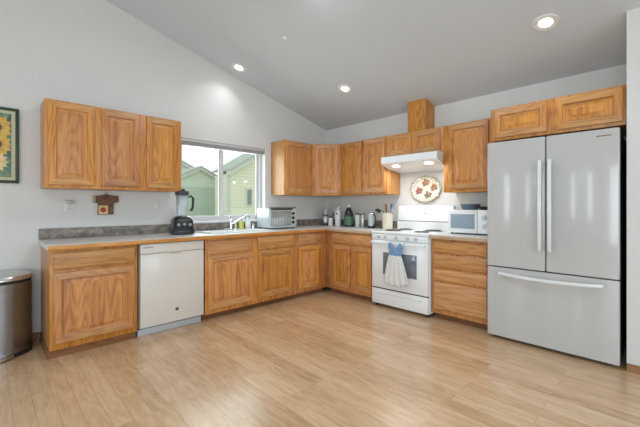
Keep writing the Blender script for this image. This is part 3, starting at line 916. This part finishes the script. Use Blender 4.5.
for z in (.085, .145, .205):
    bm = new(); lathe(bm, [(.02, 0), (.019, .012), (.014, .02), (0, .02)], seg=20, mat=Matrix.Translation((.395, -TD-.012, z)) @ Matrix.Rotation(R(90), 4, 'X'))
    obj('knob', bm, BLACK, to)
for x in (.04, TW_-.04):
    for y in (-TD+.02, -.03): obj('foot', lathe(new(), [(.016, 0), (.016, .024)], (x, y, 0), 12), BLACK, to)
obj('crumb_tray', bx(.02, TW_-.02, -TD-.006, -TD+.01, .012, .024, .003), BLACK, to)

# ------------------------------------------------------------------ blender
bd = thing('countertop_blender', 'black countertop blender with clear jar above the dishwasher', 'blender', (.27, -2.505, CT), R(80))
bm = new()
loft(bm, [[(*p, z) for p in rrect(-a, a, -b, b, .03)] for z, a, b in ((.006, .106, .115), (.012, .11, .12), (.055, .11, .12), (.065, .104, .114), (.15, .098, .106), (.18, .08, .085), (.195, .05, .055))])
bs = obj('motor_base', bm, BLACK, bd)
bm = new(); box(bm, -.06, .06, -.124, -.119, .018, .046, .002)
obj('control_strip', bm, plain('graphite_panel', srgb(58, 60, 64), .3), bs)
for x, z in ((0, .11), (-.058, .105), (.058, .105)):
    bm = new(); lathe(bm, [(.017, 0), (.015, .018), (0, .019)], seg=18, mat=Matrix.Translation((x, -.107, z)) @ Matrix.Rotation(R(80), 4, 'X'))
    obj('knob', bm, plain('steel_knob', srgb(150, 150, 150), .3, metal=.7), bs)
bm = new()
loft(bm, [[(*p, z) for p in rrect(-a, a, -a, a, .025)] for z, a in ((.195, .05), (.215, .053), (.43, .06))], True, False)
o = obj('jar', bm, JAR, bd); s_ = o.modifiers.new('thickness', 'SOLIDIFY'); s_.thickness = .004
bm = new(); tube(bm, [(.056, 0, .405), (.1, 0, .412), (.118, 0, .39), (.114, 0, .29), (.1, 0, .258), (.085, 0, .26)], .014, flat=1.0)
obj('jar_handle', bm, BLACK, bd)
bm = new()
loft(bm, [[(*p, z) for p in rrect(-a, a, -a, a, .028)] for z, a in ((.422, .062), (.427, .064), (.46, .064), (.468, .058))])
lathe(bm, [(.033, .468), (.033, .486), (.028, .49), (0, .49)])
obj('jar_lid', bm, plain('charcoal_rubber', srgb(54, 58, 62), .5), bd)
bm = new(); lathe(bm, [(.03, .197), (.02, .21), (.008, .214), (0, .216)]); box(bm, -.035, .035, -.006, .006, .214, .218); box(bm, -.006, .006, -.035, .035, .214, .218)
obj('blade', bm, CHROME, bd)

# ------------------------------------------------------------------ trash can
tc = thing('trash_can', 'brushed steel step trash can standing at the left wall', 'trash can', (.025, -3.972, FL))
def dshape(a, depth, n=22):
    pts = [(0, -a*.86), (0, a*.86)]
    for i in range(n+1):
        t_ = PI/2 - PI*i/n
        pts.append((depth*.36 + depth*.64*max(0, math.cos(t_))**.8, a*math.sin(t_)))
    return pts
bm = new()
loft(bm, [[(x, y, z) for x, y in dshape(.225, .335)] for z in (.03, .585)])
obj('body', bm, plain('dark_brushed_steel', srgb(150, 152, 156), .28, metal=1, noise=.05), tc)
bm = new()
loft(bm, [[(x-.002, y, z) for x, y in dshape(.229, .341)] for z in (0, .032)])
obj('base_ring', bm, DARK, tc)
bm = new()
loft(bm, [[(x, y, z) for x, y in dshape(.222, .33)] for z in (.585, .61)])
obj('collar', bm, DARK, tc)
bm = new()
loft(bm, [[(x*s_+.003*(1-s_), y*s_, z) for x, y in dshape(.228, .342)] for z, s_ in ((.61, 1), (.625, 1.0), (.641, .97), (.653, .85), (.659, .5))])
obj('lid', bm, plain('pale_steel_lid', srgb(206, 204, 200), .25, metal=.9), tc)
bm = new()
loft(bm, [[(.3+.09*math.cos(a)*s_, .11*math.sin(a)*s_, z) for a in [R(-80+160*i/12) for i in range(13)]] for z, s_ in ((.012, 1), (.03, 1.0), (.038, .9))])
obj('pedal', bm, CHROME, tc)

# ------------------------------------------------------------------ on the walls
pic = thing('framed_picture', 'dark green framed sunflower picture cut off at the left edge', 'picture', (0, -4.095, 1.43))
PW, PH = .272, .645
bm = new()
for (a, b, c, d) in ((-PW, PW, 0, .024), (-PW, PW, PH-.024, PH), (-PW, -PW+.024, .024, PH-.024), (PW-.024, PW, .024, PH-.024)):
    box(bm, .001, .026, a, b, c, d, .004)
obj('frame', bm, plain('dark_green_frame', srgb(40, 62, 48), .4), pic)
obj('mat_board', bx(.002, .012, -PW+.023, PW-.023, .023, PH-.023), plain('cream_mat', srgb(206, 202, 170), .8), pic)
k = N('painting_teal')
t_ = k.n('ShaderNodeTexCoord'); no = k.n('ShaderNodeTexNoise', Scale=9.0, Detail=4.0, Distortion=1.2); k.l(t_.outputs['Object'], no.inputs['Vector'])
k.l(k.ramp(no.outputs[0], [(.35, srgb(52, 92, 84)), (.5, srgb(84, 128, 116)), (.62, srgb(128, 146, 110))]), k.b.inputs['Base Color'])
cv = obj('canvas', bx(.003, .0135, -PW+.05, PW-.05, .05, PH-.05), k.m, pic)
PET = [plain('petal_yellow', srgb(218, 178, 92), .7, noise=.2, scale=30), plain('petal_pale', srgb(224, 200, 150), .7, noise=.2, scale=30)]
for (cy, cz, r_, m_) in ((.125, .47, .12, 0), (.13, .33, .11, 0), (.12, .18, .09, 1), (-.05, .40, .13, 0), (-.1, .22, .11, 1)):
    bm = new()
    for q in range(13):
        a = 2*PI*q/13
        p0 = Vector((0, math.cos(a), math.sin(a))); p1 = Vector((0, -math.sin(a), math.cos(a)))
        pts = [p0*r_*.25, p0*r_*.65+p1*r_*.24, p0*r_, p0*r_*.65-p1*r_*.24]
        pts = [(0, max(-PW+.052, min(PW-.052, p.y+cy)), max(.052, min(PH-.052, p.z+cz))) for p in pts]
        if len({(round(p[1], 4), round(p[2], 4)) for p in pts}) < 4: continue
        loft(bm, [[(x_+.0136+.0001*q, p[1], p[2]) for p in pts] for x_ in (0, .0006)])
    lathe(bm, [(r_*.3, 0), (r_*.3, .002), (0, .0022)], seg=16, mat=Matrix.Translation((.0140, cy, cz)) @ Matrix.Rotation(R(90), 4, 'Y'), mi=1)
    obj('sunflower', bm, mats=[PET[m_], plain('flower_heart', srgb(120, 78, 40), .8)], parent=cv)

def plate(label, y, z, x=0, rz=0, kind='outlet', m=None):
    m = m or plain('plate_white', srgb(218, 218, 217), .4)
    o = thing('outlet_plate' if kind == 'outlet' else 'switch_plate', label, kind, (x, y, z), rz)
    obj('cover', bx(-.036, .036, -.007, -.0005, -.06, .06, .003), m, o)
    bm = new()
    if kind == 'outlet':
        for zz in (-.022, .022): box(bm, -.017, .017, -.009, -.006, zz-.014, zz+.014, .004)
        obj('socket', bm, plain('socket_white', srgb(206, 206, 206), .4), o)
    else:
        box(bm, -.016, .016, -.010, -.006, -.033, .033, .002)
        obj('rocker', bm, plain('rocker_white', srgb(226, 226, 225), .4), o)
    return o
o = plate('white wall outlet with grey plug-in under the left wall cabinet', -3.466, 1.228, 0, RZA)
bm = new(); box(bm, -.034, .034, -.04, -.009, .03, .06, .008); obj('plug_cap', bm, plain('soft_grey', srgb(180, 180, 180), .5), o)
plate('white switch plate beside the blender, under the wall cabinet', -2.68, 1.24, 0, RZA, 'switch')
plate('white wall outlet in the corner behind the bottles', 0, 1.22, .13, 0)

# T shaped wall ornament
to_ = thing('wall_ornament', 'brown T shaped wooden ornament with a red flower, hung below the left cabinet', 'wall ornament', (0, -3.165, 1.148))
BRN = speckle('mottled_brown', [srgb(58, 34, 20), srgb(98, 62, 36), srgb(140, 98, 60)], 26, .5)
bm = new()
prism(bm, [(-.072, 0), (.062, 0), (.066, .115), (.108, .125), (.11, .188), (.03, .196), (.0, .205), (-.03, .196), (-.108, .185), (-.106, .118), (-.07, .115)], 'x', .002, .024)
obj('board', bm, BRN, to_)
obj('cuff', bx(.001, .026, -.111, -.092, .12, .186, .002), plain('tan_cuff', srgb(178, 158, 126), .6), to_)
pnl = obj('flower_panel', bx(.024, .027, -.066, .014, .006, .09), plain('cream_panel', srgb(224, 200, 140), .6), to_)
bm = new()
pts = []
for i in range(16):
    a = 2*PI*i/16; rr = .036 if i % 2 == 0 else .02
    pts.append((-.028+rr*math.cos(a), .048+rr*math.sin(a)))
prism(bm, pts, 'x', .027, .0285)
obj('red_flower', bm, plain('rust_red', srgb(164, 58, 24), .6), pnl)
bm = new(); torus(bm, (0, 0, 0), .014, .003, mat=Matrix.Translation((.012, 0, .214)) @ Matrix.Rotation(R(90), 4, 'Y'))
obj('hanger_ring', bm, STEEL, to_)

# decorative platter above the stove
pl = thing('decorative_platter', 'scalloped floral platter hanging above the stove', 'plate', (1.80, -.004, 1.452))
def oval(sc, y, wob=.0):
    return [((.212*sc*(1+wob*math.cos(12*a)))*math.cos(a), y, (.168*sc*(1+wob*math.cos(12*a)))*math.sin(a)) for a in [2*PI*i/96 for i in range(96)]]
bm = new()
loft(bm, [oval(.5, -.001), oval(.62, -.006), oval(.97, -.022, .028), oval(1, -.025, .03), oval(.985, -.0275, .03), oval(.93, -.024, .02), oval(.7, -.012), oval(.6, -.009), oval(.05, -.008)])
k = N('ivory_porcelain')
tcd = k.n('ShaderNodeTexCoord'); mpd = k.n('ShaderNodeMapping'); mpd.inputs['Scale'].default_value = (1/.212, 0, 1/.168)
k.l(tcd.outputs['Object'], mpd.inputs[0])
ln = k.n('ShaderNodeVectorMath', operation='LENGTH'); k.l(mpd.outputs[0], ln.inputs[0])
nz = k.n('ShaderNodeTexNoise', Scale=42.0, Detail=3.0); k.l(tcd.outputs['Object'], nz.inputs['Vector'])
band = k.ramp(ln.outputs['Value'], [(.0, (0, 0, 0, 1)), (.70, (0, 0, 0, 1)), (.76, (.5, .5, .5, 1)), (.82, (.15, .15, .15, 1)), (.93, (.85, .85, .85, 1))])
spots = k.ramp(nz.outputs[0], [(.44, (0, 0, 0, 1)), (.56, (1, 1, 1, 1))])
fac = k.math('MULTIPLY', band, spots)
k.l(k.mix(fac, srgb(232, 228, 214), srgb(128, 120, 88)), k.b.inputs['Base Color'])
k.b.inputs['Roughness'].default_value = .2
dish = obj('dish', bm, k.m, pl)
bm = new()
loft(bm, [oval(.945, -.0258, .026), oval(.985, -.0285, .03), oval(1.004, -.026, .03)], False, False)
obj('rim_band', bm, plain('sage_gold_rim', srgb(168, 164, 132), .35), dish)
FC = [plain('flower_rose', srgb(178, 110, 96), .5), plain('flower_gold', srgb(190, 150, 80), .5), plain('flower_mauve', srgb(136, 104, 112), .5), plain('leaf_olive', srgb(140, 144, 100), .5)]
for fi, (cx, cz) in enumerate(((0, .082), (.115, .02), (.03, -.075), (-.095, -.02))):
    bm = new()
    for q in range(9):
        a = 2.4*q; rr = .014*math.sqrt(q)
        mi = (q + fi) % 4 if q % 2 else fi % 3
        lathe(bm, [(.016, 0), (.013, .0018), (0, .002)], seg=10, mi=mi, mat=Matrix.Translation((cx+rr*math.cos(a)*1.1, -.0142 - .006*max(0, (abs(cx/.15)+abs(cz/.12)-.5)) , cz+rr*math.sin(a))) @ Matrix.Rotation(R(90), 4, 'X'))
    obj('painted_flower', bm, mats=FC, parent=dish)

# ------------------------------------------------------------------ ceiling fittings
EM = plain('led_diffuser', (1, .97, .92, 1), .5, emit=(1, .96, .9, 9))
CTR = plain('white_trim_ring', srgb(226, 224, 220), .45)
names = ('recessed ceiling light at left, near the window wall', 'recessed ceiling light in the middle, above the stove area', 'recessed ceiling light at right, above the refrigerator')
for (x, y), lab in zip(((.25, -1.79), (1.148, -.827), (3.285, -.831)), names):
    c = thing('recessed_light', lab, 'ceiling light', (x, y, ceil_z(y)), group='recessed ceiling lights', rot=(-math.atan(RAMP), 0, 0))
    bm = new(); lathe(bm, [(.094, -.0005), (.092, -.008), (.084, -.012), (.074, -.010), (.05, -.004), (.047, -.003)], seg=40, cap0=False, cap1=False)
    obj('trim_ring', bm, CTR, c)
    bm = new(); lathe(bm, [(.0495, -.0042), (.044, -.006), (0, -.0065)], seg=32, cap0=False, cap1=False)
    obj('diffuser', bm, EM, c)
    l = bpy.data.lights.new('recessed_lamp', 'AREA')
    l.shape, l.size, l.energy, l.color = 'DISK', .11, 1.6, (.93, .96, 1)
    lo = bpy.data.objects.new('recessed_lamp', l); COL.objects.link(lo)
    l.spread = R(115)
    lo.location = (x, y - .004, ceil_z(y) - .02); lo.rotation_euler = (-math.atan(RAMP), 0, 0)
c = thing('ceiling_sprinkler', 'small white round sprinkler cap on the sloped ceiling', 'sprinkler', (1.214, -1.831, ceil_z(-1.831)), rot=(-math.atan(RAMP), 0, 0))
bm = new(); lathe(bm, [(.03, -.0005), (.03, -.01), (.026, -.014), (0, -.015)], seg=24); obj('cap', bm, CTR, c)

# the pieces standing on the floor keep their origin at floor level
for o in list(COL.objects):
    if o.type == 'EMPTY' and o.get('category') in ('cabinet', 'dishwasher', 'stove', 'refrigerator') and abs(o.location.z) < 1e-6:
        o.location.z = FL
        for ch in o.children:
            ch.location.z -= FL
